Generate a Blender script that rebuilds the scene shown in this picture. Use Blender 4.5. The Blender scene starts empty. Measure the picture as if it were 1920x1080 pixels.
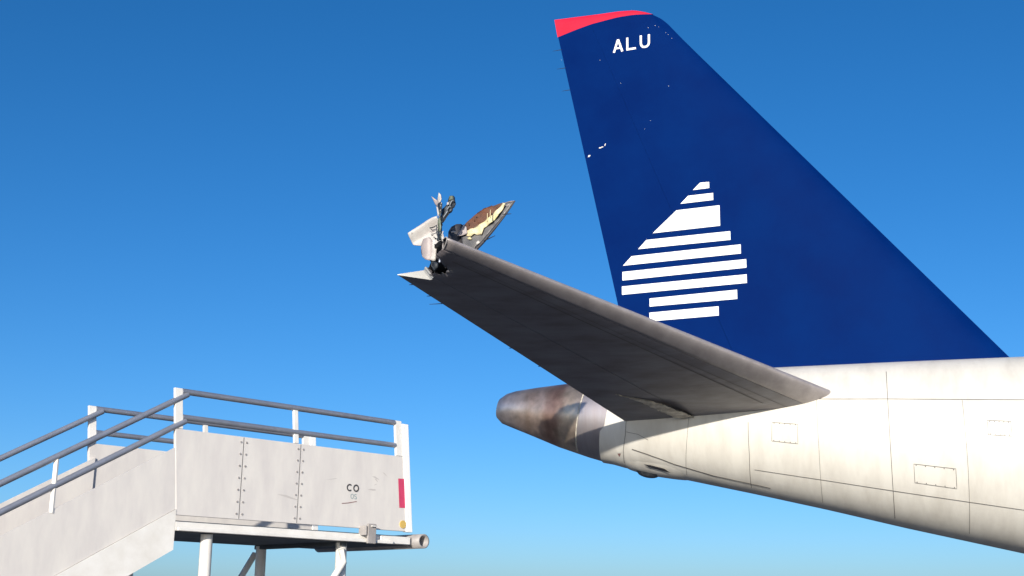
import bpy, bmesh, math, random
from math import radians as R, sin, cos, pi, sqrt
from mathutils import Vector

random.seed(7)
sc = bpy.context.scene
COL = sc.collection

# ------------------------------------------------------------------ camera
cam_d = bpy.data.cameras.new('camera')
cam = bpy.data.objects.new('camera', cam_d)
COL.objects.link(cam)
cam.location = (5.992, -19.994, 1.975)
YAW, PITCH, ROLL = 1.8650658, 0.2496534, 0.0147469
d = Vector((cos(PITCH)*cos(YAW), cos(PITCH)*sin(YAW), sin(PITCH)))
r0 = d.cross(Vector((0, 0, 1))).normalized()
u0 = r0.cross(d)
rr = cos(ROLL)*r0 + sin(ROLL)*u0
uu = -sin(ROLL)*r0 + cos(ROLL)*u0
from mathutils import Matrix
cam.rotation_euler = Matrix((rr, uu, -d)).transposed().to_euler()
cam_d.sensor_width = 36.0
cam_d.lens = 36.0*2401.4/1920.0
cam_d.clip_end = 6000
sc.camera = cam

# ------------------------------------------------------------------ light
SUN_AZ, SUN_EL = R(-85.0), R(14.2)
w = bpy.data.worlds.new('World')
sc.world = w
w.use_nodes = True
nt = w.node_tree
nt.nodes.clear()
out = nt.nodes.new('ShaderNodeOutputWorld')
bg = nt.nodes.new('ShaderNodeBackground')
sky = nt.nodes.new('ShaderNodeTexSky')
sky.sky_type = 'NISHITA'
sky.sun_disc = False
sky.sun_elevation = SUN_EL
sky.sun_rotation = pi/2 - SUN_AZ
sky.air_density = 0.7
sky.dust_density = 1.0
sky.ozone_density = 4.0
bg.inputs['Strength'].default_value = 0.108
hs = nt.nodes.new('ShaderNodeHueSaturation')
hs.inputs['Saturation'].default_value = 1.2
nt.links.new(sky.outputs[0], hs.inputs['Color'])
nt.links.new(hs.outputs[0], bg.inputs['Color'])
nt.links.new(bg.outputs[0], out.inputs['Surface'])

sl = bpy.data.lights.new('sun', 'SUN')
sl.energy = 4.0
sl.angle = R(0.5)
sl.color = (1.0, 0.93, 0.82)
so = bpy.data.objects.new('sun', sl)
COL.objects.link(so)
so.rotation_euler = (pi/2 - SUN_EL, 0, SUN_AZ + pi/2)
so.location = (0, -30, 30)

sc.view_settings.view_transform = 'Standard'
sc.view_settings.look = 'None'
sc.view_settings.gamma = 1.0
sc.view_settings.use_curve_mapping = False
sc.view_settings.exposure = 0.5

# ------------------------------------------------------------------ materials
def mat(name, color, rough=0.5, metal=0.0, var=0.0, vscale=3.0, color2=None, stretch=(1, 1, 1),
        bump=0.0, bscale=40.0, coat=0.0, lo=0.35, hi=0.65, detail=6.0, spec=0.5):
    m = bpy.data.materials.new(name)
    m.use_nodes = True
    t = m.node_tree
    b = t.nodes['Principled BSDF']
    b.inputs['Base Color'].default_value = (*color, 1)
    b.inputs['Roughness'].default_value = rough
    b.inputs['Metallic'].default_value = metal
    b.inputs['Coat Weight'].default_value = coat
    b.inputs['Specular IOR Level'].default_value = spec
    tc = t.nodes.new('ShaderNodeTexCoord')
    mp = t.nodes.new('ShaderNodeMapping')
    mp.inputs['Scale'].default_value = stretch
    t.links.new(tc.outputs['Object'], mp.inputs['Vector'])
    if color2 is not None:
        n = t.nodes.new('ShaderNodeTexNoise')
        n.inputs['Scale'].default_value = vscale
        n.inputs['Detail'].default_value = detail
        n.inputs['Roughness'].default_value = 0.62
        t.links.new(mp.outputs[0], n.inputs['Vector'])
        cr = t.nodes.new('ShaderNodeValToRGB')
        cr.color_ramp.elements[0].position = lo
        cr.color_ramp.elements[1].position = hi
        cr.color_ramp.elements[0].color = (*color, 1)
        cr.color_ramp.elements[1].color = (*color2, 1)
        t.links.new(n.outputs['Fac'], cr.inputs[0])
        t.links.new(cr.outputs[0], b.inputs['Base Color'])
        mr = t.nodes.new('ShaderNodeMapRange')
        mr.inputs['To Min'].default_value = max(rough-0.08, 0.05)
        mr.inputs['To Max'].default_value = min(rough+0.1, 1)
        t.links.new(n.outputs['Fac'], mr.inputs['Value'])
        t.links.new(mr.outputs[0], b.inputs['Roughness'])
    if bump > 0:
        n2 = t.nodes.new('ShaderNodeTexNoise')
        n2.inputs['Scale'].default_value = bscale
        n2.inputs['Detail'].default_value = 4
        t.links.new(mp.outputs[0], n2.inputs['Vector'])
        bp = t.nodes.new('ShaderNodeBump')
        bp.inputs['Strength'].default_value = bump
        bp.inputs['Distance'].default_value = 0.02
        t.links.new(n2.outputs['Fac'], bp.inputs['Height'])
        t.links.new(bp.outputs[0], b.inputs['Normal'])
    return m

NAVY = mat('navy_paint', (0.0003, 0.0125, 0.092), 0.55, color2=(0.0006, 0.0165, 0.108), vscale=0.9, spec=0.012)
RED = mat('red_paint', (0.60, 0.015, 0.046), 0.5, color2=(0.54, 0.013, 0.04), vscale=2, spec=.1)
WHITE = mat('white_paint', (0.80, 0.79, 0.76), 0.4, color2=(0.74, 0.72, 0.68), vscale=4)
DECAL = mat('white_decal', (0.84, 0.84, 0.82), 0.45)
BODY = mat('fuselage_paint', (0.66, 0.635, 0.575), 0.38, color2=(0.53, 0.50, 0.445), vscale=2.0, stretch=(1.8, .6, .45), bump=0.10, bscale=4, lo=.42, hi=.75)
STABG = mat('grey_stabilizer_paint', (0.20, 0.198, 0.222), 0.42, color2=(0.145, 0.128, 0.138), vscale=2.4, stretch=(0.6, 1.6, 1), bump=0.05, bscale=9)
LEM = mat('worn_leading_edge_metal', (0.40, 0.365, 0.365), 0.42, metal=0.25, color2=(0.31, 0.28, 0.28), vscale=6, stretch=(1, .5, 1), bump=0.05, bscale=30)
INNER = mat('inner_shade_and_dark_scrap', (0.012, 0.018, 0.030), 0.6, color2=(0.025, 0.03, 0.035), vscale=14)  # dark navy paints the shade inside the torn stabilizer; also on dark fragments
SHEET = mat('torn_pale_skin', (0.50, 0.48, 0.455), 0.5, color2=(0.42, 0.385, 0.365), vscale=7, bump=0.05, bscale=14)
SHEETP = mat('torn_pinkish_skin', (0.36, 0.31, 0.30), 0.5, color2=(0.30, 0.26, 0.26), vscale=9, bump=0.05, bscale=14)
GREENP = mat('green_primer', (0.15, 0.18, 0.12), 0.55, color2=(0.03, 0.038, 0.035), vscale=16)
STEEL = mat('crushed_steel', (0.05, 0.06, 0.075), 0.4, metal=0.5, color2=(0.15, 0.15, 0.14), vscale=18, lo=.5, hi=.75)
DSKIN = mat('dark_grey_skin', (0.030, 0.031, 0.040), 0.5, color2=(0.042, 0.038, 0.04), vscale=5)
TIPSK = mat('scraped_grey_skin', (0.125, 0.12, 0.115), 0.4, metal=0.3, color2=(0.06, 0.06, 0.068), vscale=7, stretch=(1, 1, 1.4))
YELLOW = mat('yellow_primer', (0.66, 0.57, 0.36), 0.55, color2=(0.46, 0.47, 0.17), vscale=5, bump=.05, bscale=30, lo=.45, hi=.75)
BROWN = mat('brown_honeycomb', (0.165, 0.060, 0.028), 0.75, color2=(0.085, 0.040, 0.024), vscale=8, bump=0.3, bscale=60)
RAIL = mat('galvanised_tube', (0.38, 0.40, 0.46), 0.45, metal=0.6, color2=(0.30, 0.32, 0.37), vscale=9)
PANEL = mat('airstair_panel_paint', (0.70, 0.665, 0.62), 0.5, color2=(0.61, 0.575, 0.55), vscale=2.6, stretch=(2.2, 1, .7), bump=0.08, bscale=3)
BEAM = mat('airstair_white_beam', (0.80, 0.78, 0.74), 0.5, color2=(0.70, 0.67, 0.62), vscale=5)
GREYST = mat('airstair_grey_steel', (0.36, 0.335, 0.32), 0.5, color2=(0.27, 0.25, 0.24), vscale=9)
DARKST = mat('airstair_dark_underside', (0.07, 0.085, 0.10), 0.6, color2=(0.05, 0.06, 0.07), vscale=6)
REFL = mat('red_reflective_tape', (0.60, 0.055, 0.135), 0.4, color2=(0.54, 0.05, 0.12), vscale=10)
AMBER = mat('amber_reflector', (0.62, 0.42, 0.11), 0.35)
INK = mat('dark_grey_lettering', (0.055, 0.055, 0.06), 0.6)
INK2 = mat('pale_teal_lettering', (0.30, 0.37, 0.38), 0.6)
INK3 = mat('brown_red_line', (0.25, 0.13, 0.12), 0.6)
SCUFF = mat('grey_scuff', (0.52, 0.485, 0.46), 0.6)
SEAM = mat('dark_seam', (0.11, 0.10, 0.095), 0.6)
RUBBER = mat('black_rubber', (0.02, 0.02, 0.02), 0.8)
WICK = mat('static_wick_black', (0.02, 0.02, 0.025), 0.6)
CHIP = mat('bare_chip', (0.62, 0.60, 0.55), 0.5)
GROUND = mat('concrete_apron', (0.125, 0.128, 0.135), 0.85, color2=(0.095, 0.098, 0.105), vscale=0.3, bump=0.2, bscale=3)
CREAM = mat('cream_band_and_glint', (0.66, 0.61, 0.50), 0.4, color2=(0.34, 0.30, 0.25), vscale=9, stretch=(1, 1.5, 1))  # cream of the seam band, lightened for the glint painted near the stabilizer root

def tailcone_mat(name, stops, rough, metal):
    """bare metal with heat and soot bands that run round the cone"""
    m = bpy.data.materials.new(name)
    m.use_nodes = True
    t = m.node_tree
    b = t.nodes['Principled BSDF']
    tc = t.nodes.new('ShaderNodeTexCoord')
    sx = t.nodes.new('ShaderNodeSeparateXYZ')
    t.links.new(tc.outputs['Object'], sx.inputs[0])
    n = t.nodes.new('ShaderNodeTexNoise')
    n.inputs['Scale'].default_value = 3.0
    n.inputs['Detail'].default_value = 7
    mp = t.nodes.new('ShaderNodeMapping')
    mp.inputs['Scale'].default_value = (2.2, 1, 1)
    t.links.new(tc.outputs['Object'], mp.inputs[0])
    t.links.new(mp.outputs[0], n.inputs['Vector'])
    # x - 0.2 z + small wobble
    mz = t.nodes.new('ShaderNodeMath'); mz.operation = 'MULTIPLY_ADD'
    mz.inputs[1].default_value = -0.2
    t.links.new(sx.outputs['Z'], mz.inputs[0]); t.links.new(sx.outputs['X'], mz.inputs[2])
    wb = t.nodes.new('ShaderNodeMath'); wb.operation = 'MULTIPLY_ADD'
    wb.inputs[1].default_value = 0.30
    t.links.new(n.outputs['Fac'], wb.inputs[0]); t.links.new(mz.outputs[0], wb.inputs[2])
    mr = t.nodes.new('ShaderNodeMapRange')
    mr.inputs['From Min'].default_value = -1.18
    mr.inputs['From Max'].default_value = 0.50
    t.links.new(wb.outputs[0], mr.inputs['Value'])
    cr = t.nodes.new('ShaderNodeValToRGB')
    el = cr.color_ramp.elements
    el[0].position, el[0].color = stops[0][0], (*stops[0][1], 1)
    el[1].position, el[1].color = stops[-1][0], (*stops[-1][1], 1)
    cr.color_ramp.interpolation = 'B_SPLINE'
    for p, c in stops[1:-1]:
        e = el.new(p); e.color = (*c, 1)
    t.links.new(mr.outputs[0], cr.inputs[0])
    n2 = t.nodes.new('ShaderNodeTexNoise')
    n2.inputs['Scale'].default_value = 7
    n2.inputs['Detail'].default_value = 8
    t.links.new(tc.outputs['Object'], n2.inputs['Vector'])
    m2 = t.nodes.new('ShaderNodeMapRange')
    m2.inputs['From Min'].default_value = .3; m2.inputs['From Max'].default_value = .7
    m2.inputs['To Min'].default_value = 1.15; m2.inputs['To Max'].default_value = 1.85
    t.links.new(n2.outputs['Fac'], m2.inputs['Value'])
    mx = t.nodes.new('ShaderNodeMix'); mx.data_type = 'RGBA'; mx.blend_type = 'MULTIPLY'
    mx.inputs['Factor'].default_value = 1
    t.links.new(cr.outputs[0], mx.inputs['A']); t.links.new(m2.outputs[0], mx.inputs['B'])
    t.links.new(mx.outputs['Result'], b.inputs['Base Color'])
    b.inputs['Roughness'].default_value = rough
    b.inputs['Metallic'].default_value = metal
    return m
CONE = tailcone_mat('heat_stained_metal', [(0.0, (.34, .31, .31)), (0.20, (.37, .32, .30)), (0.30, (.40, .32, .27)), (0.40, (.33, .225, .165)),
    (0.47, (.44, .34, .28)), (0.54, (.36, .245, .185)), (0.62, (.25, .145, .11)), (0.70, (.28, .17, .125)), (0.77, (.46, .36, .26)), (0.86, (.42, .32, .24)), (1.0, (.40, .33, .27))], 0.38, 0.88)
CONE2 = mat('pale_bare_metal', (.52, .475, .47), 0.42, metal=.8, color2=(.43, .37, .365), vscale=3, stretch=(3, .4, .4))

# ------------------------------------------------------------------ mesh helpers
def link(name, verts, faces, m, parent=None, smooth=True, mats=None, fmat=None):
    me = bpy.data.meshes.new(name)
    me.from_pydata([tuple(v) for v in verts], [], faces)
    if m: me.materials.append(m)
    for x in (mats or []): me.materials.append(x)
    if fmat:
        for p, k in zip(me.polygons, fmat): p.material_index = k
    bm = bmesh.new(); bm.from_mesh(me)
    bmesh.ops.recalc_face_normals(bm, faces=bm.faces)
    bm.to_mesh(me); bm.free()
    if smooth:
        me.polygons.foreach_set('use_smooth', [True]*len(me.polygons))
    o = bpy.data.objects.new(name, me)
    COL.objects.link(o)
    if parent: o.parent = parent
    if smooth: 
        try: me.set_sharp_from_angle(angle=R(40))
        except Exception: pass
    return o

def grid(rows, closed=False):
    """rows: list of equal-length point lists -> verts, quads"""
    n = len(rows[0]); V = [p for r in rows for p in r]; F = []
    for i in range(len(rows)-1):
        for j in range(n if closed else n-1):
            a, b = i*n+j, i*n+(j+1) % n
            F.append((a, b, b+n, a+n))
    return V, F

def tube_geo(pts, rad, n=8, cap=True):
    pts = [Vector(p) for p in pts]
    if not isinstance(rad, (list, tuple)): rad = [rad]*len(pts)
    rows = []
    t0 = (pts[1]-pts[0]).normalized()
    ref = Vector((0, 0, 1)) if abs(t0.z) < 0.9 else Vector((1, 0, 0))
    for i, p in enumerate(pts):
        t = (pts[min(i+1, len(pts)-1)]-pts[max(i-1, 0)]).normalized()
        a = t.cross(ref).normalized(); b = t.cross(a)
        rows.append([p + rad[i]*(cos(2*pi*k/n)*a + sin(2*pi*k/n)*b) for k in range(n)])
    V, F = grid(rows, True)
    if cap:
        F.append(tuple(range(n))); F.append(tuple(len(V)-n+k for k in range(n)))
    return V, F

def tube(name, pts, rad, m, parent, n=8):
    V, F = tube_geo(pts, rad, n)
    return link(name, V, F, m, parent)

def merge(*gs):
    V, F = [], []
    for v, f in gs:
        o = len(V); V += list(v); F += [tuple(i+o for i in q) for q in f]
    return V, F

def bevel(o, wdt=0.004, seg=2):
    md = o.modifiers.new('bevel', 'BEVEL'); md.width = wdt; md.segments = seg; md.limit_method = 'ANGLE'
    return o

def plate(name, pts, thick, m, parent, warp=None, cuts=2, jag=0.0, inner=None):
    """irregular sheet: outline in 3D, filled, subdivided, warped, given thickness"""
    P = []
    n = len(pts)
    for i in range(n):                      # roughen the torn outline
        a, b = Vector(pts[i]), Vector(pts[(i+1) % n])
        P.append(a)
        if jag > 0 and (b-a).length > 0.05:
            k = max(2, int((b-a).length/0.03))
            for q in range(1, k):
                c = a.lerp(b, q/k)
                c += Vector((random.uniform(-jag, jag), random.uniform(-jag, jag)*.4, random.uniform(-jag, jag)))
                P.append(c)
    bm = bmesh.new()
    vs = [bm.verts.new(p) for p in P]
    f = bm.faces.new(vs)
    bmesh.ops.triangulate(bm, faces=[f])
    bmesh.ops.beautify_fill(bm, faces=bm.faces[:], edges=[e for e in bm.edges if not e.is_boundary])
    for _ in range(cuts):
        bmesh.ops.subdivide_edges(bm, edges=[e for e in bm.edges if e.calc_length() > 0.025], cuts=1)
        bmesh.ops.triangulate(bm, faces=bm.faces[:])
        bmesh.ops.beautify_fill(bm, faces=bm.faces[:], edges=[e for e in bm.edges if not e.is_boundary])
    if warp:
        for v in bm.verts:
            v.co += Vector(warp(v.co))
    bmesh.ops.recalc_face_normals(bm, faces=bm.faces)
    me = bpy.data.meshes.new(name)
    bm.to_mesh(me); bm.free()
    me.materials.append(m)
    if inner: me.materials.append(inner)
    me.polygons.foreach_set('use_smooth', [True]*len(me.polygons))
    o = bpy.data.objects.new(name, me); COL.objects.link(o); o.parent = parent
    s = o.modifiers.new('thickness', 'SOLIDIFY'); s.thickness = thick; s.offset = 0
    if inner: s.material_offset = 1
    return o

def thing(name, label, cat, loc=(0, 0, 0), group=None):
    o = bpy.data.objects.new(name, None); COL.objects.link(o)
    o.location = loc; o.empty_display_size = .3
    o['label'] = label; o['category'] = cat
    if group: o['group'] = group
    return o

def interp(x, X, Y):
    if x <= X[0]: return Y[0]
    for i in range(1, len(X)):
        if x <= X[i]:
            t = (x-X[i-1])/(X[i]-X[i-1]); return Y[i-1]*(1-t)+Y[i]*t
    return Y[-1]

# ------------------------------------------------------------------ ground
G = 3000
g = link('apron', [(-G, -G, 0), (G, -G, 0), (G, G, 0), (-G, G, 0)], [(0, 1, 2, 3)], GROUND, smooth=False)
g['kind'] = 'structure'

# ------------------------------------------------------------------ airliner
plane = thing('airliner', 'white airliner with navy tail fin lettered ALU and a torn horizontal stabilizer tip', 'airliner')

FX = [-.25, -.15, 0, .33, .87, 1.4, 2.09, 2.63, 4, 6, 8, 10, 12, 14, 16, 32, 34, 36, 37.8, 38.9, 39.5]
FT = [5.43, 5.50, 5.54, 5.58, 5.63, 5.665, 5.70, 5.72, 5.75, 5.76, 5.76, 5.76, 5.76, 5.76, 5.76, 5.76, 5.7, 5.3, 4.4, 3.9, 3.4]
FB = [5.10, 5.01, 4.95, 4.82, 4.60, 4.42, 4.22, 4.12, 3.80, 3.30, 2.84, 2.42, 2.08, 1.85, 1.75, 1.75, 1.8, 1.95, 2.25, 2.6, 3.1]
FW = [.165, .24, .29, .37, .51, .62, .73, .79, .96, 1.2, 1.42, 1.6, 1.74, 1.84, 1.88, 1.88, 1.85, 1.62, 1.2, .75, .15]

def fus(x, th, lift=0.0):
    t, b, wd = interp(x, FX, FT), interp(x, FX, FB), interp(x, FX, FW)
    zc = (t+b)/2; h = (t-b)/2
    k = .2*max(0, min(1, (5-x)/2.5))
    return Vector((x + k*h*sin(th), -(wd+lift)*cos(th), zc + (h+lift)*sin(th)))

def fus_section(name, x0, x1, m, n, parent=plane, ring=48, capped=False):
    rows = [[fus(x0+(x1-x0)*i/n, 2*pi*k/ring) for k in range(ring)] for i in range(n+1)]
    V, F = grid(rows, True)
    if capped: F.append(tuple(len(V)-ring+k for k in range(ring)))
    return link(name, V, F, m, parent)

# tail cone with its exhaust mouth
ring = 48
rows = [[fus(x, 2*pi*k/ring) for k in range(ring)] for x in [-.25, -.2, -.15, -.08, 0, .15, .33, .5, .7, .87, 1.0, 1.1, 1.215]]
V, F = grid(rows, True)
tail_cone = link('tail_cone', V, F, CONE, plane)
inner_rows = []
for sc_, dx in ((1.0, 0), (.8, .0), (.74, .06), (.7, .5)):
    c = fus(-.25, 0); cz = (FT[0]+FB[0])/2
    inner_rows.append([Vector((p.x+dx, p.y*sc_, cz+(p.z-cz)*sc_)) for p in rows[0]])
V, F = grid(inner_rows, True); F.append(tuple(len(V)-ring+k for k in range(ring)))
link('exhaust_mouth', V, F, STEEL, tail_cone)
# pale seam band, second metal bay, painted fuselage
fus_section('seam_band', 1.218, 1.240, CREAM, 2)
fus_section('tail_bay', 1.243, 1.688, CONE2, 6)
rows = []
for i in range(75):
    x = 1.69 + (39.5-1.69)*(i/74)**1.35
    rr_ = []
    for k in range(ring):
        th = 2*pi*k/ring
        p = fus(x, th)
        if i == 0 and -2.8 < (th if th < pi else th-2*pi) < -0.35: p.x -= 0.06
        rr_.append(p)
    rows.append(rr_)
V, F = grid(rows, True); F.append(tuple(len(V)-ring+k for k in range(ring)))
fuselage = link('fuselage', V, F, BODY, plane)

def fus_strip(name, pts, wd, m, parent, lift=.007):
    """thin strip lying on the fuselage: pts = (x, theta)"""
    rows = []
    dense = []
    for (a, b) in zip(pts[:-1], pts[1:]):
        for q in range(6): dense.append((a[0]+(b[0]-a[0])*q/6, a[1]+(b[1]-a[1])*q/6))
    dense.append(pts[-1])
    for i, (x, th) in enumerate(dense):
        p = fus(x, th, lift); q = fus(*dense[min(i+1, len(dense)-1)], lift); q0 = fus(*dense[max(i-1, 0)], lift)
        t = (q-q0).normalized(); c = fus(x, th, lift+.1)-p
        s = t.cross(c.normalized()).normalized()*wd/2
        rows.append([p-s, p+s])
    V, F = grid(rows)
    return link(name, V, F, m, parent)

fus_strip('panel_seam', [(2.03, -.02), (2.05, -.4), (2.03, -.75), (2.03, -1.15)], .007, SEAM, fuselage)
fus_strip('panel_seam', [(2.17, -.699), (2.428, -.781), (2.825, -.927), (3.4, -1.05), (4.2, -1.1)], .017, SEAM, fuselage)
fus_strip('panel_seam', [(2.06, -.33), (2.25, -.36), (2.42, -.46)], .006, SEAM, fuselage)
fus_strip('panel_seam', [(3.9, 0.0), (3.93, -.5), (3.93, -1.2)], .008, SEAM, fuselage)
fus_strip('panel_seam', [(5.9, .9), (5.9, 0), (5.9, -1.2)], .008, SEAM, fuselage)
fus_strip('panel_seam', [(2.8, .35), (5.9, .42), (9, .45)], .008, SEAM, fuselage)
fus_strip('panel_seam', [(4.0, -.75), (6, -.70), (9, -.66)], .008, SEAM, fuselage)

for x in (3.0, 4.9, 6.9, 7.9, 8.9):
    fus_strip('panel_seam', [(x, .42 if x > 3.5 else .2), (x+.01, -.3), (x, -1.2)], .005, SEAM, fuselage)
for (xa, xb, ta, tb) in ((4.25, 4.62, -.25, .02), (6.2, 6.75, -.55, -.33), (7.2, 7.5, .05, .2)):
    hatch = fus_strip('access_hatch', [(xa, ta), (xa, tb), (xb, tb), (xb, ta), (xa, ta)], .006, SEAM, fuselage)
    for k in range(5):
        for th in (ta, tb):
            fus_strip('hatch_screw', [(xa+.03+(xb-xa-.06)*k/4-.006, th-.012*(1 if th == tb else -1)), (xa+.03+(xb-xa-.06)*k/4+.006, th-.012*(1 if th == tb else -1))], .012, SEAM, hatch)

def fus_patch(name, pts, m, parent, lift=.005, cuts=3):
    bm = bmesh.new()
    f = bm.faces.new([bm.verts.new((x, th, 0)) for x, th in pts])
    bmesh.ops.triangulate(bm, faces=[f])
    for _ in range(cuts):
        bmesh.ops.subdivide_edges(bm, edges=bm.edges[:], cuts=1)
        bmesh.ops.triangulate(bm, faces=bm.faces[:])
    for v in bm.verts: v.co = fus(v.co.x, v.co.y, lift)
    bmesh.ops.recalc_face_normals(bm, faces=bm.faces)
    me = bpy.data.meshes.new(name); bm.to_mesh(me); bm.free(); me.materials.append(m)
    o = bpy.data.objects.new(name, me); COL.objects.link(o); o.parent = parent
    return o
fus_patch('belly_opening', [(2.352, -1.03), (2.47, -1.025), (2.68, -1.075), (2.76, -1.18), (2.62, -1.15), (2.44, -1.10)], DSKIN, fuselage, lift=.032)
fus_patch('paint_chip', [(1.905, -.84), (2.0, -.80), (1.985, -.86), (1.93, -.885)], CHIP, fuselage)
fus_patch('belly_drain', [(1.93, -.89), (1.985, -.865), (1.96, -.98)], INK3, fuselage)
# tail skid fairing under the belly
rows = []
for i in range(13):
    u = i/12; x = 2.0+1.0*u; a = sin(pi*u)**.7 if 0 < u < 1 else 0.0
    rows.append([fus(x, -pi/2 + (k/12-.5)*1.3, -.01 + .05*a*cos((k/12-.5)*pi)) for k in range(13)])
V, F = grid(rows)
link('tail_skid_fairing', V, F, BODY, plane)
rows = []
for i in range(11):
    u = i/10; x = 2.20+.34*u; a = sin(pi*u)**.5 if 0 < u < 1 else 0.0
    rows.append([fus(x, -1.50 + (k/8-.5)*.30, .03 + .06*a*cos((k/8-.5)*pi)) for k in range(9)])
V, F = grid(rows)
link('tail_skid', V, F, STEEL, plane)

# ---------------- fin
def fTE(z): return .64 + (12.13-z)*.2125
def fLE(z): return 7.9 - (z-5.5)*.836
def half(x, z):
    a, b = fTE(z), fLE(z)
    u = max(0.0, min(1.0, 1-(x-a)/(b-a)))        # 0 at leading edge
    t = .40 - (z-5.5)*.040
    if u < .3: f = sqrt(max(0, 1-((.3-u)/.3)**2))
    else: f = 1-((u-.3)/.7)**1.3*.95
    return t/2*f
TOPX = [.64, 1.32, 1.79, 2.07, 2.24, 2.40, 2.54, 2.65, 2.75]
TOPZ = [12.13, 12.135, 12.135, 12.12, 12.07, 12.0, 11.91, 11.80, 11.66]
REDX = [.70, 1.03, 1.32, 1.79, 2.07, 2.40]
REDZ = [11.79, 11.88, 11.945, 12.005, 12.015, 12.0]
def zred(x): return interp(x, REDX, REDZ) if x < 2.4 else interp(x, TOPX, TOPZ)

def fin_piece(name, c0, c1, nc, m, cap_top):
    """solid slab of the fin between chord fractions c0 (aft) and c1 (fwd)"""
    left, right = [], []
    NZ = 30
    rows = []
    for j in range(NZ+1):
        v = j/NZ
        A, B = [], []
        for i in range(nc+1):
            c = c0 + (c1-c0)*i/nc
            xb = fTE(5.4) + c*(fLE(5.4)-fTE(5.4))
            xt = .69 + c*(2.75-.69)
            zt = zred(xt)
            x = xb + (xt-xb)*v; z = 5.4 + (zt-5.4)*v
            x = max(x, fTE(z))
            h = half(x, z)
            if x > 2.4 and v > .999: h *= .15
            elif xt > 2.4 and v > .96: h *= .8
            A.append(Vector((x, -h, z))); B.append(Vector((x, h, z)))
        rows.append(A + B[::-1])
    V, F = grid(rows, True)
    n = len(rows[0])
    F.append(tuple(range(n))); F.append(tuple(len(V)-n+k for k in range(n)))
    return link(name, V, F, m, plane)
fin = fin_piece('tail_fin', .3003, 1, 30, NAVY, False)
rudder = fin_piece('rudder', 0, .2997, 12, NAVY, False)
# red cap along the top
rows = []
NC = 24
XS = [.70+(2.398-.70)*i/NC for i in range(NC+1)]
def zt(x): return interp(x, TOPX, TOPZ)
lev = []
for q, hs in ((0, 1), (.35, 1), (.7, .92), (.9, .7), (1.0, .12)):
    A, B = [], []
    for x in XS:
        zz = zred(x) + (zt(x)-zred(x))*q
        xx = x - (.06 if x < .72 else 0)*q*(1 if x == XS[0] else 0)
        h = half(max(xx, fTE(zz)), zz)*hs
        A.append(Vector((xx, -h, zz+.002))); B.append(Vector((xx, h, zz+.002)))
    lev.append(A + B[::-1])
V, F = grid(lev, True)
n = len(lev[0]); F.append(tuple(range(n))); F.append(tuple(len(V)-n+k for k in range(n)))
fin_cap = link('fin_cap', V, F, RED, plane)
fin_cap['label'] = 'red fin cap with a curved lower edge'

def fin_patch(name, pts, m, parent, lift=.004, cuts=3, side=-1):
    """flat marking that follows the fin skin; pts = (x, z)"""
    bm = bmesh.new()
    f = bm.faces.new([bm.verts.new((x, 0, z)) for x, z in pts])
    bmesh.ops.triangulate(bm, faces=[f])
    for _ in range(cuts):
        bmesh.ops.subdivide_edges(bm, edges=[e for e in bm.edges if e.calc_length() > .06], cuts=1)
        bmesh.ops.triangulate(bm, faces=bm.faces[:])
    for v in bm.verts: v.co.y = side*(half(v.co.x, v.co.z)+lift)
    bmesh.ops.recalc_face_normals(bm, faces=bm.faces)
    me = bpy.data.meshes.new(name); bm.to_mesh(me); bm.free(); me.materials.append(m)
    o = bpy.data.objects.new(name, me); COL.objects.link(o); o.parent = parent
    return o

def stroke(pts, w, closed=False):
    """polyline -> quads (2D) of width w with mitred joints"""
    n = len(pts); L, Rr = [], []
    for i in range(n):
        p = Vector(pts[i])
        a = Vector(pts[(i-1) % n]) if (closed or i > 0) else None
        b = Vector(pts[(i+1) % n]) if (closed or i < n-1) else None
        d1 = (p-a).normalized() if a is not None else None
        d2 = (b-p).normalized() if b is not None else None
        dd = d1 or d2
        if d1 is not None and d2 is not None:
            t = (d1+d2).normalized(); nn = Vector((-t.y, t.x)); k = 1/max(.45, nn.dot(Vector((-d1.y, d1.x))))
        else:
            nn = Vector((-dd.y, dd.x)); k = 1
        L.append(p+nn*w/2*k); Rr.append(p-nn*w/2*k)
    q = []
    for i in range(n if closed else n-1):
        j = (i+1) % n
        q.append((L[i], L[j], Rr[j], Rr[i]))
    return q

def glyph(name, strokes, place, m, parent):
    """strokes: list of quads in 2D; place maps 2D to 3D on the surface"""
    V, F = [], []
    for q in strokes:
        k = len(V); V += [place(p) for p in q]; F.append((k, k+1, k+2, k+3))
    return link(name, V, F, m, parent, smooth=False)

def fin_place(p): return Vector((p[0], -(half(p[0], p[1])+.004), p[1]))
zb, zh = 11.352, .238
def L2(pts, x0, wd): return [(x0+a*wd, zb+.035*(x0+a*wd-1.72)+b*zh) for a, b in pts]
sw = .036
A_ = stroke(L2([(0.02, 0), (.5, .98)], 1.715, .155), sw) + stroke(L2([(.5, .98), (.98, 0)], 1.715, .155), sw) + stroke(L2([(.22, .30), (.78, .30)], 1.715, .155), .030)
Lg = stroke(L2([(.12, 1), (.12, .08), (1, .08)], 1.935, .17), sw)
U_ = stroke(L2([(.1, 1), (.1, .35), (.17, .18), (.32, .08), (.5, .06), (.68, .08), (.83, .18), (.9, .35), (.9, 1)], 2.175, .175), sw)
for nm, q in (('letter_a', A_), ('letter_l', Lg), ('letter_u', U_)):
    glyph(nm, q, fin_place, DECAL, fin)

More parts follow.
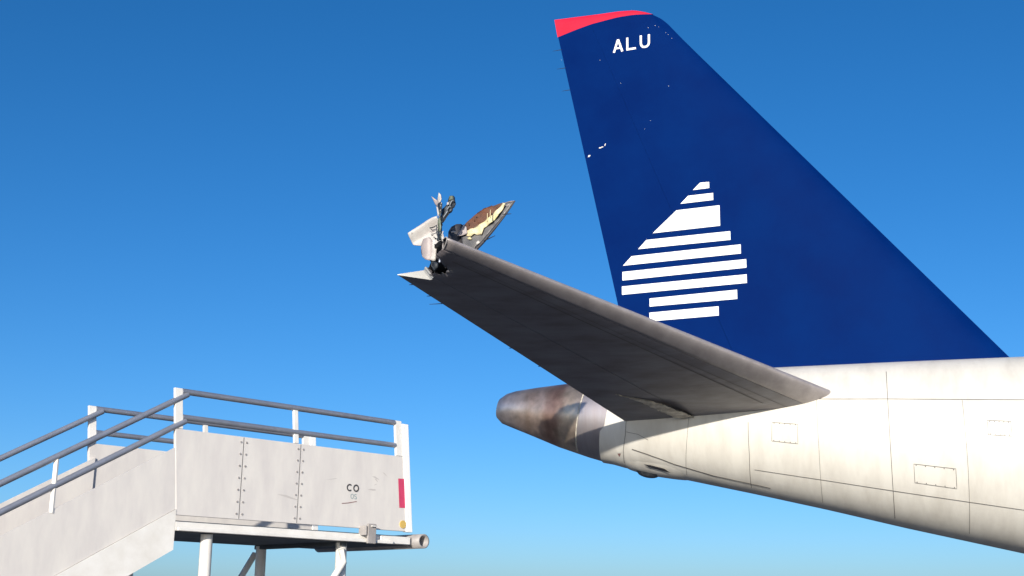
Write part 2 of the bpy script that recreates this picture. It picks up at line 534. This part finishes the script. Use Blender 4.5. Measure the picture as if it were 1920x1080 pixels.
# white stripe emblem low on the fin (left edges as in the photograph, carried on to the right)
ROWS = [[(3.03, 8.745), (3.30, 8.755), (3.30, 8.86), (3.15, 8.86)],
        [(2.82, 8.53), (3.36, 8.545), (3.36, 8.665), (2.95, 8.655)],
        [(2.35, 8.07), (3.46, 8.10), (3.46, 8.445), (2.75, 8.425)],
        [(2.10, 7.82), (3.62, 7.85), (3.62, 7.995), (2.24, 7.965)],
        [(1.84, 7.56), (3.78, 7.61), (3.78, 7.76), (1.99, 7.71)],
        [(1.83, 7.31), (3.86, 7.37), (3.86, 7.51), (1.83, 7.455)],
        [(1.82, 7.07), (3.86, 7.12), (3.86, 7.26), (1.82, 7.21)],
        [(2.28, 6.84), (3.70, 6.87), (3.70, 7.02), (2.28, 6.975)],
        [(2.275, 6.595), (3.40, 6.62), (3.40, 6.77), (2.275, 6.74)]]
for q in ROWS: fin_patch('emblem_stripe', q, DECAL, fin, lift=.006, cuts=6)
# chips and scuffs in the blue paint
def chip(x, z, a, b, ang, parent=rudder):
    n = 7
    pts = []
    for k in range(n):
        t = 2*pi*k/n; rr_ = random.uniform(.65, 1.1)
        X, Z = a*cos(t)*rr_, b*sin(t)*rr_
        pts.append((x+X*cos(ang)-Z*sin(ang), z+X*sin(ang)+Z*cos(ang)))
    return fin_patch('paint_chip', pts, CHIP, parent, lift=.003, cuts=1)
chip(1.27, 9.53, .034, .02, .5); chip(1.46, 9.655, .03, .014, .1); chip(1.50, 9.665, .03, .010, .2); chip(1.55, 9.70, .012, .03, -.3)
for x, z in ((.77, 11.35), (1.47, 11.25), (1.83, 10.78), (2.32, 11.74), (2.44, 11.77), (2.50, 11.74), (2.62, 11.62), (2.66, 11.58), (2.72, 11.50), (2.66, 10.62), (2.34, 10.04), (2.24, 9.9)):
    chip(x, z, random.uniform(.004, .009), random.uniform(.003, .006), random.uniform(0, 3), fin if x > 2 else rudder)
for z in (11.55, 11.20, 10.78):
    x = fTE(z)
    tube('static_wick', [(x+.03, 0, z), (x-.03, 0, z-.004), (x-.15, 0, z-.01)], [.006, .005, .002], WICK, rudder, 6)

# ---------------- horizontal stabilizers
LT, TT, TR, LR = Vector((1.29, -7.02, 6.05)), Vector((.334, -6.10, 5.928)), Vector((1.96, -.82, 4.91)), Vector((5.15, -.88, 5.18))
SN = Vector((-.079, .184, .979)).normalized()
def sth(u, s):
    ch = 3.25*(1-s) + 1.2*s
    t = ch*(.10*(1-s)+.125*s)
    if u < .25: f = sqrt(max(0, 1-((.25-u)/.25)**2))
    else: f = 1-((u-.25)/.75)**1.25*.965
    return t/2*f
def stab(u, s, k=0.0):
    p = (LR+(LT-LR)*s)*(1-u) + (TR+(TT-TR)*s)*u
    return p + SN*sth(u, s)*k
# torn outline: how far out the lower and the upper skin reach
UX = [0, .10, .20, .28, .315, .345, .382, .413, .46, .50, .545, .60, .66]
LOW = [1.0, .995, .995, .992, .988, .968, .956, .941, .944, .935, .938, .950, .956]
UPP = [1.0, .996, .996, .995, .992, .985, .982, .980, .978, .976, .97, .962, .958]
def mirror(v): return Vector((v.x, -v.y, v.z))

def stab_shell(name, u0, u1, nu, ns, m, parent, side, low, upp, wrap=False, close=None, s0=-.10, endcap=True):
    """open shell: lower skin from u1 forward to u0, round the nose when wrap, upper skin back to u1"""
    ring_ = [(u0+(u1-u0)*(1-i/nu), -1) for i in range(nu+1)]
    up = [(u0+(u1-u0)*i/nu, 1) for i in range(nu+1)]
    if wrap:
        ring_ = [(u0+(u1-u0)*(1-i/nu)**2, -1) for i in range(nu+1)]
        up = [(u0+(u1-u0)*(i/nu)**2, 1) for i in range(1, nu+1)]
    rows = []
    for i in range(ns+1):
        r_ = []
        for q, (u, k) in enumerate(ring_+up):
            e = (low(u) if k < 0 else upp(u))
            f = i/ns
            s = s0 + (e-s0)*f
            if side < 0 and f > .97 and e < 1 and not wrap and not close: s += random.uniform(-.0015, .0015)
            p = stab(u, s, k)
            r_.append(p if side < 0 else mirror(p))
        rows.append(r_)
    V, F = grid(rows, False)
    fm = [0]*len(F)
    mats = None
    if close:
        n = len(rows[0])
        F.append(tuple(range(n)))
        fm.append(0)
        if endcap: F.append(tuple(len(V)-n+k for k in range(n))); fm.append(1)
        # spanwise closing strip between the two skins at the u1 edge / u0 edge
        for i in range(ns):
            F.append((i*n, (i+1)*n, (i+1)*n+n-1, i*n+n-1)); fm.append(0)
        mats = [close]
    o = link(name, V, F, m, parent, mats=mats, fmat=fm)
    return o

low = lambda u: interp(u, UX, LOW)
upp = lambda u: interp(u, UX, UPP)
stabz = stab_shell('horizontal_stabilizer', .125, .6615, 28, 60, STABG, plane, -1, low, upp)
stabz['label'] = 'grey stabilizer skin torn open at its outer end'
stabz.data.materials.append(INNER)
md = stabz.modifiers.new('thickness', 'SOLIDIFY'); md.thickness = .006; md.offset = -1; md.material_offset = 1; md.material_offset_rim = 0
le = stab_shell('leading_edge', 0, .122, 10, 60, LEM, plane, -1, lambda u: 1.0-.05*u, lambda u: 1.0-.05*u, wrap=True)
le.data.materials.append(INNER)
md = le.modifiers.new('thickness', 'SOLIDIFY'); md.thickness = .005; md.offset = -1; md.material_offset = 1; md.material_offset_rim = 0
elow = lambda u: interp(u, [.66, .69, .723, 1.0], [.94, .94, .934, 1.0])
eupp = lambda u: interp(u, [.66, .69, .723, 1.0], [.964, .964, .958, 1.0])
elev = stab_shell('elevator', .664, .998, 12, 60, STABG, plane, -1, elow, eupp, close=STABG, endcap=False)
_us = [.664+(.998-.664)*i/14 for i in range(15)]
_out = (TT-TR).normalized()*.004
_cap = [stab(u, elow(u), -1)+_out for u in _us] + [stab(u, eupp(u), 1)+_out for u in _us[::-1]]
V, F = grid([_cap[:15], _cap[:14:-1]])
cap = link('end_cap', V, F, DECAL, elev, smooth=False)
cap['label'] = 'white end face of the elevator'

# hinge spar filling behind the gap, inner ribs
def rib(name, s, u0, u1, m, parent, k=.96, side=-1):
    n = 14
    lo = [stab(u0+(u1-u0)*i/n, s, -k) for i in range(n+1)]
    up = [stab(u0+(u1-u0)*i/n, s, k) for i in range(n, -1, -1)]
    pts = lo+up
    if side > 0: pts = [mirror(p) for p in pts]
    return link(name, pts, [tuple(range(len(pts)))], m, parent, smooth=False)
rib('end_rib', .90, .13, .64, INNER, stabz)
rib('nose_rib', .975, .008, .118, INNER, le)
rib('root_rib', .86, .13, .64, INNER, stabz)
# curled lip at the end of the leading edge, cross brace inside the tube mouth
lip = [stab(.122*(abs(i)/10)**2, 1.0-.05*.122*(abs(i)/10)**2, -1 if i < 0 else 1) for i in range(-10, 11)]
tube('torn_lip', lip+[lip[0]], .0065, SHEET, le, 6)
tube('nose_brace', [stab(.008, .998, 0), stab(.05, .992, .55), stab(.10, .988, .9)], .008, SHEET, le, 6)
tube('nose_brace', [stab(.06, .995, -.9), stab(.055, .992, .9)], .007, SHEET, le, 6)
# dark line behind the leading edge strip, thin bent flakes about the tear
def skin_strip(name, pts, wd, m, parent, k=-1):
    rows = []
    for u, s in pts:
        rows.append([stab(u-wd/2, s, k)-SN*.003, stab(u+wd/2, s, k)-SN*.003])
    V, F = grid(rows); return link(name, V, F, m, parent)
skin_strip('panel_seam', [(.235+.02*t, .96-.9*t) for t in [i/30 for i in range(31)]], .006, SEAM, stabz)
skin_strip('panel_seam', [(.20, s) for s in [.93, .8, .6, .4, .2, 0]], .003, SEAM, stabz)
flk = [(.37, .955), (.41, .938), (.46, .935), (.52, .936), (.585, .95)]
for i, (u, s) in enumerate(flk):
    p = stab(u, s, -1)
    a = Vector((random.uniform(-.05, .05), -random.uniform(.03, .07), random.uniform(-.04, .03)))
    b = Vector((random.uniform(.02, .06), random.uniform(-.02, .02), random.uniform(-.03, .01)))
    plate('torn_flake', [p, p+a*.5+b*.4, p+a, p+a*.4-b*.5], .003, SHEET if i % 2 else DSKIN, stabz, cuts=1)

# static wicks along the trailing edge of the elevator
def wick(p0, dirv, L, parent, r=.006):
    p0 = Vector(p0); dv = Vector(dirv).normalized()
    return tube('static_wick', [p0-dv*.03, p0+dv*.02, p0+dv*L], [r, r*.9, r*.45], WICK, parent, 6)
for s, L in ((.945, .05), (.88, .05), (.835, .17), (.55, .04), (.42, .03)):
    wick(stab(.998, s, 0), (-1, -.12, -.03), L, elev)

# far stabilizer, whole
one = lambda u: 1.0
fs = stab_shell('horizontal_stabilizer', .125, .655, 16, 16, STABG, plane, 1, one, one)
fl = stab_shell('leading_edge', 0, .122, 8, 16, LEM, plane, 1, one, one, wrap=True)
fe = stab_shell('elevator', .664, .998, 8, 16, STABG, plane, 1, one, one, close=STABG)
rib('end_rib', 1.0, .002, .655, STABG, fs, 1.0, 1)

# glint painted as tan patch on a low bulge, lower skin close to root
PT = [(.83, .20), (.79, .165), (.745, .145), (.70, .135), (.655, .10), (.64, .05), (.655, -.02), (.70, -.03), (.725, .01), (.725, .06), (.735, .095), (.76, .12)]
plate('glint_patch', [stab(u, s, -1)-SN*.004 for u, s in PT], .003, CREAM, stabz, warp=lambda c: tuple(-SN*(.06*max(0, 1-((c.x-2.75)/.5)**2)*max(0, 1-((c.y+1.2)/.5)**2))), cuts=2, jag=.012)

# ---------------- wreckage at the tip
wreck = thing('torn_wingtip', '', '')
for k in ('label', 'category'): del wreck[k]
wreck.parent = plane
def wob(a, f, ph):
    return lambda c: (0, a*sin(f*c.x+ph)*cos(f*.8*c.z+ph*.7), 0)
A = [(1.01, 6.457), (0.953, 6.441), (0.881, 6.405), (0.777, 6.343), (0.663, 6.271), (0.684, 6.198), (0.705, 6.146), (0.798, 6.125), (0.871, 6.115), (0.964, 6.094), (1.047, 6.157), (1.067, 6.239), (1.042, 6.343)]
def fold(c):
    t = (c.x-.66)*.5-(c.z-6.15)*.85            # runs across the sheet
    return (0, .03*math.exp(-((t-.02)/.05)**2)-.045*math.exp(-((t+.10)/.06)**2)-.22*max(0, .81-c.x)**1.5, 0)
plate('torn_skin', [(x, -6.58, z) for x, z in A], .008, SHEET, wreck, warp=fold, cuts=3, jag=.002)
B = [(0.859, 6.188), (0.833, 6.147), (0.818, 6.095), (0.826, 6.033), (0.849, 5.976), (0.89, 5.94), (0.942, 5.924), (0.973, 5.96), (0.989, 6.043), (0.989, 6.126), (0.942, 6.199)]
plate('torn_skin', [(x, -6.64, z) for x, z in B], .008, SHEETP, wreck,
      warp=lambda c: (0, .045*((c.x-.91)/.09)**2 + .05*(6.15-c.z), 0), cuts=3, jag=.001)
C3 = [(0.953, 6.167), (0.958, 6.043), (0.937, 5.939), (0.979, 5.919), (1.01, 5.919), (1.015, 6.043), (1.036, 6.105), (1.088, 6.167), (1.026, 6.198)]
plate('torn_skin', [(x, -6.62, z) for x, z in C3], .008, SHEET, wreck, warp=wob(.012, 22, .6), cuts=2, jag=.002)
plate('torn_skin', [(.965, -6.62, 6.06), (1.0, -6.62, 6.15), (1.03, -6.62, 6.23), (1.085, -6.62, 6.265), (1.11, -6.62, 6.18), (1.09, -6.62, 6.12), (1.05, -6.62, 6.08), (1.0, -6.62, 6.02)], .008, SHEET, wreck, warp=wob(.012, 24, .2), cuts=2, jag=.003)
# crease folds in the pale skin
for zz, x0, m_ in ((6.335, .915, STEEL), (6.285, .92, SHEETP)):
    tube('skin_fold', [(x0, -6.60, zz), (x0+.03, -6.615, zz-.014), (x0+.065, -6.615, zz-.006), (x0+.10, -6.60, zz+.022)], [.002, .008, .007, .003], m_, wreck, 6)
# upright broken spar with primer, cables and forked end
SP = [(1.14, 6.50), (1.18, 6.51), (1.185, 6.44), (1.17, 6.39), (1.185, 6.31), (1.18, 6.23), (1.205, 6.13), (1.19, 6.07), (1.14, 6.06), (1.155, 6.13), (1.15, 6.24), (1.16, 6.32), (1.145, 6.41)]
plate('broken_spar', [(x, -6.93, z) for x, z in SP], .03, STEEL, wreck, warp=wob(.05, 26, 1.3), cuts=2, jag=.005)
plate('primer_strip', [(1.175, -6.985, 6.32), (1.20, -6.985, 6.27), (1.205, -6.985, 6.20), (1.19, -6.985, 6.14), (1.165, -6.985, 6.17), (1.16, -6.985, 6.25)], .012, GREENP, wreck, warp=wob(.02, 26, .3), cuts=1, jag=.005)
plate('torn_flake', [(1.125, -6.95, 6.46), (1.145, -6.95, 6.45), (1.16, -6.95, 6.38), (1.15, -6.95, 6.33), (1.14, -6.95, 6.38)], .006, SHEET, wreck, cuts=1)
plate('forked_bracket', [(1.045, -6.9, 6.605), (1.11, -6.9, 6.555), (1.145, -6.92, 6.48), (1.135, -6.9, 6.455), (1.08, -6.88, 6.52)], .012, SHEETP, wreck, warp=wob(.015, 30, 0), cuts=2)
plate('forked_bracket', [(1.13, -6.9, 6.645), (1.155, -6.91, 6.62), (1.18, -6.93, 6.55), (1.16, -6.92, 6.505), (1.14, -6.9, 6.475), (1.118, -6.89, 6.555)], .012, SHEET, wreck, warp=wob(.015, 30, 1), cuts=2)
AR = [(1.165, 6.30), (1.155, 6.40), (1.185, 6.475), (1.22, 6.52), (1.235, 6.60), (1.25, 6.615), (1.29, 6.61), (1.30, 6.55), (1.27, 6.47), (1.22, 6.39)]
plate('bent_arm', [(x, -6.85, z) for x, z in AR], .05, STEEL, wreck, warp=lambda c: (0, .12*(c.z-6.3), 0), cuts=2, jag=.003)
plate('primer_patch', [(1.245, -6.86, 6.605), (1.285, -6.86, 6.605), (1.29, -6.86, 6.56), (1.24, -6.86, 6.55)], .05, GREENP, wreck, warp=lambda c: (0, .12*(c.z-6.3)-.008, 0), cuts=1, jag=.004)
plate('torn_flake', [(1.225, -6.90, 6.525), (1.245, -6.90, 6.53), (1.25, -6.90, 6.50), (1.225, -6.90, 6.49)], .01, SHEET, wreck, warp=lambda c: (0, .12*(c.z-6.3), 0), cuts=1)
for (x0, z0, x1, z1, m_, y_) in ((1.19, 6.50, 1.175, 6.28, SHEET, -6.96), (1.20, 6.46, 1.165, 6.15, STEEL, -6.97), (1.175, 6.40, 1.20, 6.07, GREENP, -6.97), (1.155, 6.22, 1.19, 6.03, STEEL, -7.0), (1.22, 6.16, 1.215, 6.04, SHEET, -6.96)):
    mid = ((x0+x1)/2+random.uniform(-.02, .02), y_+random.uniform(-.02, .02), (z0+z1)/2)
    tube('loose_cable', [(x0, y_, z0), mid, (x1, y_, z1)], .0055, m_, wreck, 6)
for k in range(4):
    x, z = 1.17+random.uniform(-.035, .06), 6.10+random.uniform(-.1, .09)
    a = random.uniform(0, pi); l = random.uniform(.02, .045)
    plate('torn_flake', [(x, -7.06, z), (x+l*cos(a), -7.08, z+l*sin(a)), (x+l*.6*cos(a+.9), -7.05, z+l*.6*sin(a+.9))], .004, random.choice([STEEL, GREENP, SHEET, STEEL]), wreck, cuts=1)
# dark crumpled edge below the pale lobe
plate('crushed_frame', [(1.115, -7.0, 5.795), (1.16, -7.0, 5.79), (1.19, -7.0, 5.77), (1.19, -7.0, 5.73), (1.165, -7.0, 5.70), (1.13, -7.0, 5.70)], .02, INNER, wreck, warp=wob(.02, 30, .5), cuts=1, jag=.008)
tube('loose_cable', [(1.125, -7.03, 5.79), (1.12, -7.03, 5.74), (1.16, -7.03, 5.69), (1.185, -7.03, 5.72)], .009, INNER, wreck, 6)
plate('torn_flake', [(1.20, -7.0, 5.83), (1.215, -7.0, 5.80), (1.205, -7.0, 5.775), (1.185, -7.0, 5.79)], .006, RAIL, wreck, cuts=1)

# bent-up outer tip with its open core
tip = bpy.data.objects.new('bent_tip', None); COL.objects.link(tip); tip.parent = plane
tip['label'] = 'outer tip folded up, its brown core and yellow primer showing'
DI = [(1.03, 6.20), (1.03, 6.37), (1.06, 6.43), (1.12, 6.462), (1.18, 6.462), (1.24, 6.42), (1.235, 6.36), (1.19, 6.29), (1.30, 6.24), (1.31, 6.05), (1.12, 6.05)]
plate('tip_skin', [(x, -6.27, z) for x, z in DI], .012, DSKIN, tip, warp=lambda c: (0, .12*(c.z-6.2)+.05*(c.x-1.2), 0), cuts=1)
LO = [(1.29, 6.31), (1.44, 6.33), (1.54, 6.43), (1.66, 6.57), (1.76, 6.66), (1.86, 6.675), (1.73, 6.49), (1.60, 6.34), (1.47, 6.20), (1.36, 6.12), (1.23, 6.16), (1.21, 6.30)]
plate('tip_skin', [(x, -6.30, z) for x, z in LO], .012, TIPSK, tip, warp=lambda c: (0, -.10*(c.x-1.2)*(6.75-c.z)*.6, 0), cuts=3, jag=.003)
# outer edge bar of the tip, thick
tube('tip_edge', [(1.865, -6.30, 6.676), (1.735, -6.305, 6.50), (1.605, -6.305, 6.345), (1.475, -6.30, 6.20), (1.37, -6.29, 6.10)], [.006, .014, .02, .022, .02], DSKIN, tip, 8)
plate('tip_skin', [(1.86, -6.295, 6.678), (1.80, -6.29, 6.68), (1.73, -6.28, 6.668), (1.70, -6.30, 6.61), (1.78, -6.31, 6.62)], .012, SHEETP, tip, cuts=1)
BR = [(1.24, 6.43), (1.30, 6.50), (1.38, 6.555), (1.45, 6.60), (1.51, 6.62), (1.62, 6.65), (1.73, 6.675), (1.735, 6.64), (1.66, 6.575), (1.55, 6.475), (1.43, 6.395), (1.33, 6.345), (1.26, 6.34)]
plate('honeycomb_core', [(x, -6.265, z) for x, z in BR], .05, BROWN, tip,
      warp=lambda c: (0, .010*sin(30*c.x)*sin(37*c.z)+.10*max(0, c.z-6.36-(c.x-1.25)*.6), 0), cuts=3, jag=.0025)
plate('back_skin', [(x-.01, -6.19, z-.012) for x, z in BR], .01, DSKIN, tip, cuts=2, jag=.002)
YE = [(1.27, 6.355), (1.34, 6.352), (1.44, 6.40), (1.56, 6.48), (1.67, 6.57), (1.735, 6.645), (1.765, 6.63), (1.69, 6.515), (1.58, 6.41), (1.50, 6.36), (1.475, 6.285), (1.41, 6.285), (1.43, 6.34), (1.34, 6.27), (1.28, 6.285)]
plate('yellow_edge', [(x, -6.325, z) for x, z in YE], .012, YELLOW, tip, warp=lambda c: (0, .012*sin(45*c.x+20*c.z)-.06*(c.x-1.3), 0), cuts=2, jag=.004)
plate('torn_skin', [(1.25, -6.34, 6.425), (1.285, -6.34, 6.385), (1.295, -6.34, 6.31), (1.225, -6.34, 6.285), (1.165, -6.34, 6.285)], .008, SHEETP, tip, cuts=2, jag=.002)
plate('torn_flake', [(1.10, -6.36, 6.345), (1.155, -6.36, 6.342), (1.155, -6.36, 6.325), (1.10, -6.36, 6.328)], .004, SHEET, tip, cuts=0)
plate('torn_flake', [(1.29, -6.33, 6.255), (1.33, -6.33, 6.265), (1.35, -6.33, 6.235), (1.31, -6.33, 6.235)], .006, YELLOW, tip, cuts=1, jag=.004)
plate('torn_flake', [(1.40, -6.33, 6.19), (1.43, -6.33, 6.215), (1.455, -6.33, 6.19), (1.41, -6.33, 6.16)], .006, SHEET, tip, cuts=1)
for x, z in ((1.58, 6.57), (1.61, 6.53), (1.545, 6.53)):
    tube('core_splinter', [(x, -6.36, z), (x+.004, -6.37, z-.10)], .004, YELLOW if x < 1.6 else TIPSK, tip, 5)
for k in range(5):
    t = random.random(); x = 1.30+.38*t; z = 6.40+.22*t+random.uniform(0, .06)
    tube('core_splinter', [(x, -6.30, z), (x+random.uniform(-.02, .02), -6.315, z+random.uniform(-.012, .012))], .005, INNER if k % 2 else BROWN, tip, 5)
def wick2(a, b): return tube('static_wick', [a, (Vector(a)+Vector(b))/2, b], [.007, .006, .003], WICK, tip, 6)
wick2((1.715, -6.31, 6.52), (1.825, -6.32, 6.515)); wick2((1.48, -6.31, 6.205), (1.645, -6.36, 6.25))

# ---------------- main wings and landing gear (beyond the right of the frame)
for sgn in (-1, 1):
    rows = []
    for i in range(5):
        s = i/4; y = sgn*(1.6 + 15.3*s); ch = 7.2*(1-s)**1.2+1.5*s + .3; le = 25.0 - 9.0*s; z = 2.6+1.6*s
        ringp = []
        for k in range(20):
            t = 2*pi*k/20; c = (1-cos(t))/2
            ringp.append(Vector((le-ch*c, y, z+.06*ch*sin(t)*(1-c*.6))))
        rows.append(ringp)
    V, F = grid(rows, True); F.append(tuple(len(V)-20+k for k in range(20)))
    link('main_wing', V, F, STABG, plane)
for x, y in ((20.0, -2.85), (20.0, 2.85), (35.4, 0)):
    leg = tube('landing_gear', [(x, y, 2.5), (x, y, .5)], .11, STEEL, plane, 10)
    for dy in (-.42, .42):
        k = .55 if x < 30 else .34
        tube('wheel', [(x, y+dy*k/.55-.16, k), (x, y+dy*k/.55-.12, k), (x, y+dy*k/.55+.12, k), (x, y+dy*k/.55+.16, k)], [k*.8, k, k, k*.8], RUBBER, leg, 24)

# ------------------------------------------------------------------ passenger stairs
AU = Vector((cos(R(62)), sin(R(62)), 0)); AN = Vector((AU.y, -AU.x, 0)); AZ = Vector((0, 0, 1))
AO = Vector((1.57, -8.59, 0)); PH = 2.71
stairs = thing('passenger_stairs', 'white mobile passenger stairs with red tape and an amber disc on the side panel', 'stairs', AO)
stairs.rotation_euler = (0, 0, R(62))
K = .8
LEAN = .095
# local frame: x forward, y to the far side, z up (the camera looks at the -y side)
def q(a, h, b=0.0, lean=True): return Vector((a*K - (LEAN*K*h if lean else 0), -b, PH + h*K))
def box_pts(c):     # c: 8 corners
    return c, [(0, 1, 2, 3), (7, 6, 5, 4), (0, 4, 5, 1), (1, 5, 6, 2), (2, 6, 7, 3), (3, 7, 4, 0)]
def abox(name, a0, a1, h0, h1, b0, b1, m, parent, lean=True, bev=.004):
    c = [q(a0, h0, b0, lean), q(a1, h0, b0, lean), q(a1, h1, b0, lean), q(a0, h1, b0, lean), q(a0, h0, b1, lean), q(a1, h0, b1, lean), q(a1, h1, b1, lean), q(a0, h1, b1, lean)]
    V, F = box_pts(c)
    o = link(name, V, F, m, parent, smooth=False)
    if bev: bevel(o, bev)
    return o
PL = -3.1          # platform's rear end (a)
WID = 1.45
for near, b0, b1 in ((True, 0, -.035), (False, -WID, -WID-.035)):
    pn = abox('side_panel', PL, -.062, .004, .868, b0, b1, PANEL, stairs)
    if near: panel = pn
    abox('corner_post', -.160, -.062, .872, 1.285, b0-.002, b1+.004, BEAM, stairs)
    abox('corner_post', PL, PL+.09, .872, 1.285, b0-.002, b1+.004, BEAM, stairs)
    abox('middle_post', -1.62, -1.56, .872, 1.24, b0-.004, b1+.006, BEAM, stairs)
    abox('edge_strip', -.058, .030, -.002, 1.255, b0+.012, b1-.012, DECAL, stairs)
    for h, r_ in ((1.258, .025), (.994, .0235)):
        tube('hand_rail', [q(PL+.09, h, (b0+b1)/2), q(-.162, h, (b0+b1)/2)], r_, RAIL, stairs, 14)
# markings on the near panel
def on_panel(name, pts, m, lift=.003):
    return link(name, [q(a, h, lift, False) for a, h in pts], [tuple(range(len(pts)))], m, panel, smooth=False)
on_panel('red_tape', [(-.209, .607), (-.094, .612), (-.062, .276), (-.176, .270)], REFL)
n_ = 24
V, F = tube_geo([q(-.115, .083, 0, False), q(-.115, .083, .009, False)], .0365, 24)
link('amber_disc', V, F, AMBER, panel)
def pp(p): return q(p[0], p[1], .003, False)
def ell(cx, cz, rx, rz, a0, a1, n): return [(cx+rx*cos(R(a0+(a1-a0)*i/n)), cz+rz*sin(R(a0+(a1-a0)*i/n))) for i in range(n+1)]
glyph('lettering_o', stroke(ell(-.826, .446, .034, .034, 0, 360, 20)[:-1], .017, True), pp, INK, panel)
glyph('lettering_c', stroke(ell(-.918, .446, .036, .034, 50, 310, 16), .016), pp, INK, panel)
glyph('lettering_s', stroke(ell(-.831, .364, .017, .013, 40, 270, 8)[:-1] + ell(-.831, .339, .018, .013, 90, -140, 8), .008), pp, INK2, panel)
glyph('lettering_o', stroke(ell(-.878, .352, .020, .025, 0, 360, 16)[:-1], .008, True), pp, INK2, panel)
glyph('underline_swash', stroke([(-1.02, .262), (-.93, .274), (-.86, .288), (-.81, .299)], .008), pp, INK3, panel)
for a, h, l, w_, s in ((-.60, .60, .11, .014, -.02), (-.56, .575, .05, .012, -.022), (-.66, .445, .13, .02, 0), (-.57, .50, .045, .012, .01), (-.45, .66, .08, .006, -.03), (-1.3, .5, .2, .012, .02), (-1.9, .3, .3, .015, -.03)):
    on_panel('scuff_mark', [(a, h), (a+l*.6, h+s-w_*.35), (a+l, h+s*1.6), (a+l*.9, h+s*1.5+w_*.5), (a+l*.4, h+w_*.6+s*.3)], SCUFF, .0015)
for a in (-1.62, -2.36):
    on_panel('panel_joint', [(a-.004, .01), (a+.004, .01), (a+.004, .862), (a-.004, .862)], SEAM, .001)
    for k in range(7):
        for da in (-.035, .035):
            V, F = tube_geo([q(a+da, .06+.125*k, 0, False), q(a+da, .06+.125*k, .006, False)], .009, 8)
            link('bolt', V, F, GREYST, panel)
# deck, long beam, front bumper tube, brackets
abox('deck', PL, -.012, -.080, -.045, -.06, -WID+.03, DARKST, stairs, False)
abox('side_beam', PL, -.006, -.150, -.060, .004, -.055, BEAM, stairs, False)
abox('side_beam', PL, -.006, -.150, -.060, -WID-.004, -WID+.055, BEAM, stairs, False)
abox('beam_sleeve', -.46, -.02, -.146, -.066, .030, .006, BEAM, stairs, False)
abox('guide_rail', PL, -.30, -.152, -.118, .055, .034, BEAM, stairs, False)
abox('latch_plate', -.705, -.590, -.165, .055, .085, .060, GREYST, stairs, False)
abox('latch_plate', -.742, -.722, -.075, .03, .085, -.02, GREYST, stairs, False)
abox('latch_pin', -.675, -.615, .020, .034, .105, .086, BEAM, stairs, False)
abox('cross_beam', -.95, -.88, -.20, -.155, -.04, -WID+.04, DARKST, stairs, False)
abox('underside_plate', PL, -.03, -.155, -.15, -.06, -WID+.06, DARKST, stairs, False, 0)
V, F = tube_geo([q(.115, -.103, .10, False), q(.115, -.103, -WID-.06, False)], .067, 28, cap=False)
bt = link('bumper_tube', V, F, GREYST, stairs)
md = bt.modifiers.new('thickness', 'SOLIDIFY'); md.thickness = .016; md.offset = -1
md.use_rim = True
V, F = tube_geo([q(.115, -.103, -.55, False), q(.115, -.103, -.57, False)], .05, 20)
link('tube_plug', V, F, RUBBER, bt)
abox('bumper_bracket', -.004, .060, -.150, -.060, .002, -.05, GREYST, stairs, False)
abox('bumper_bracket', -.004, .060, -.150, -.060, -WID+.05, -WID-.002, GREYST, stairs, False)
# flight of steps descending to the rear
NS = 13; RUN = 4.3; x_top = PL*K
for i in range(NS):
    t = (i+1)/(NS+1)
    x = x_top - RUN*t; z = PH-.05-(PH-.25)*t
    V, F = box_pts([Vector(v) for v in ((x-.17, -.03*-1, z-.03), (x+.15, .03, z-.03), (x+.15, .03, z), (x-.17, .03, z), (x-.17, WID-.03, z-.03), (x+.15, WID-.03, z-.03), (x+.15, WID-.03, z), (x-.17, WID-.03, z))])
    link('tread', V, F, GREYST, stairs, smooth=False)
sl_ = (PH-.25)/RUN
for y0 in (-.004, WID-.031):
    def sq(x, dz, y): return Vector((x, y, PH-.05-(x_top-x)*sl_+dz))
    c = [sq(x_top-.004, -.22, y0), sq(x_top-RUN, -.22, y0), sq(x_top-RUN, .10, y0), sq(x_top-.004, .10, y0)]
    c += [v+Vector((0, .035, 0)) for v in c]
    V, F = box_pts(c); link('stringer', V, F, BEAM, stairs, smooth=False)
    c = [sq(x_top-.004, .104, y0+.008), sq(x_top-RUN, .104, y0+.008), sq(x_top-RUN, .62, y0+.008), sq(x_top-.004, .62, y0+.008)]
    c += [v+Vector((0, .02, 0)) for v in c]
    V, F = box_pts(c); link('flight_panel', V, F, PANEL, stairs, smooth=False)
    for h in (.80, 1.02):
        tube('hand_rail', [sq(x_top+.03, h, y0+.018), sq(x_top-RUN, h, y0+.018)], .025, RAIL, stairs, 12)
    for k in range(1, 5):
        x = x_top-RUN*k/4+.03
        tube('baluster', [sq(x, .6, y0+.018), sq(x, 1.02, y0+.018)], .02, BEAM, stairs, 8)
# struts, chassis and wheels
for x in (-.70, -2.1):
    for y in (.10, WID-.10):
        tube('support_leg', [(x, y, .5), (x-.02, y, PH-.13)], .05, BEAM, stairs, 12)
tube('brace', [(-.78, .02, PH-.19), (-.74, .03, PH-.30), (-2.0, .10, .6)], .032, BEAM, stairs, 10)
tube('brace', [(-.74, WID-.03, PH-.2), (-2.0, WID-.10, .6)], .03, BEAM, stairs, 10)
V, F = box_pts([Vector(v) for v in ((-6.2, -.1, .35), (0, -.1, .35), (0, -.1, .55), (-6.2, -.1, .55), (-6.2, WID+.1, .35), (0, WID+.1, .35), (0, WID+.1, .55), (-6.2, WID+.1, .55))])
bevel(link('chassis', V, F, GREYST, stairs, smooth=False), .02)
for x in (-.7, -5.2):
    for y in (-.22, WID+.22):
        tube('wheel', [(x, y-.11, .32), (x, y-.08, .32), (x, y+.08, .32), (x, y+.11, .32)], [.26, .32, .32, .26], RUBBER, stairs, 20)
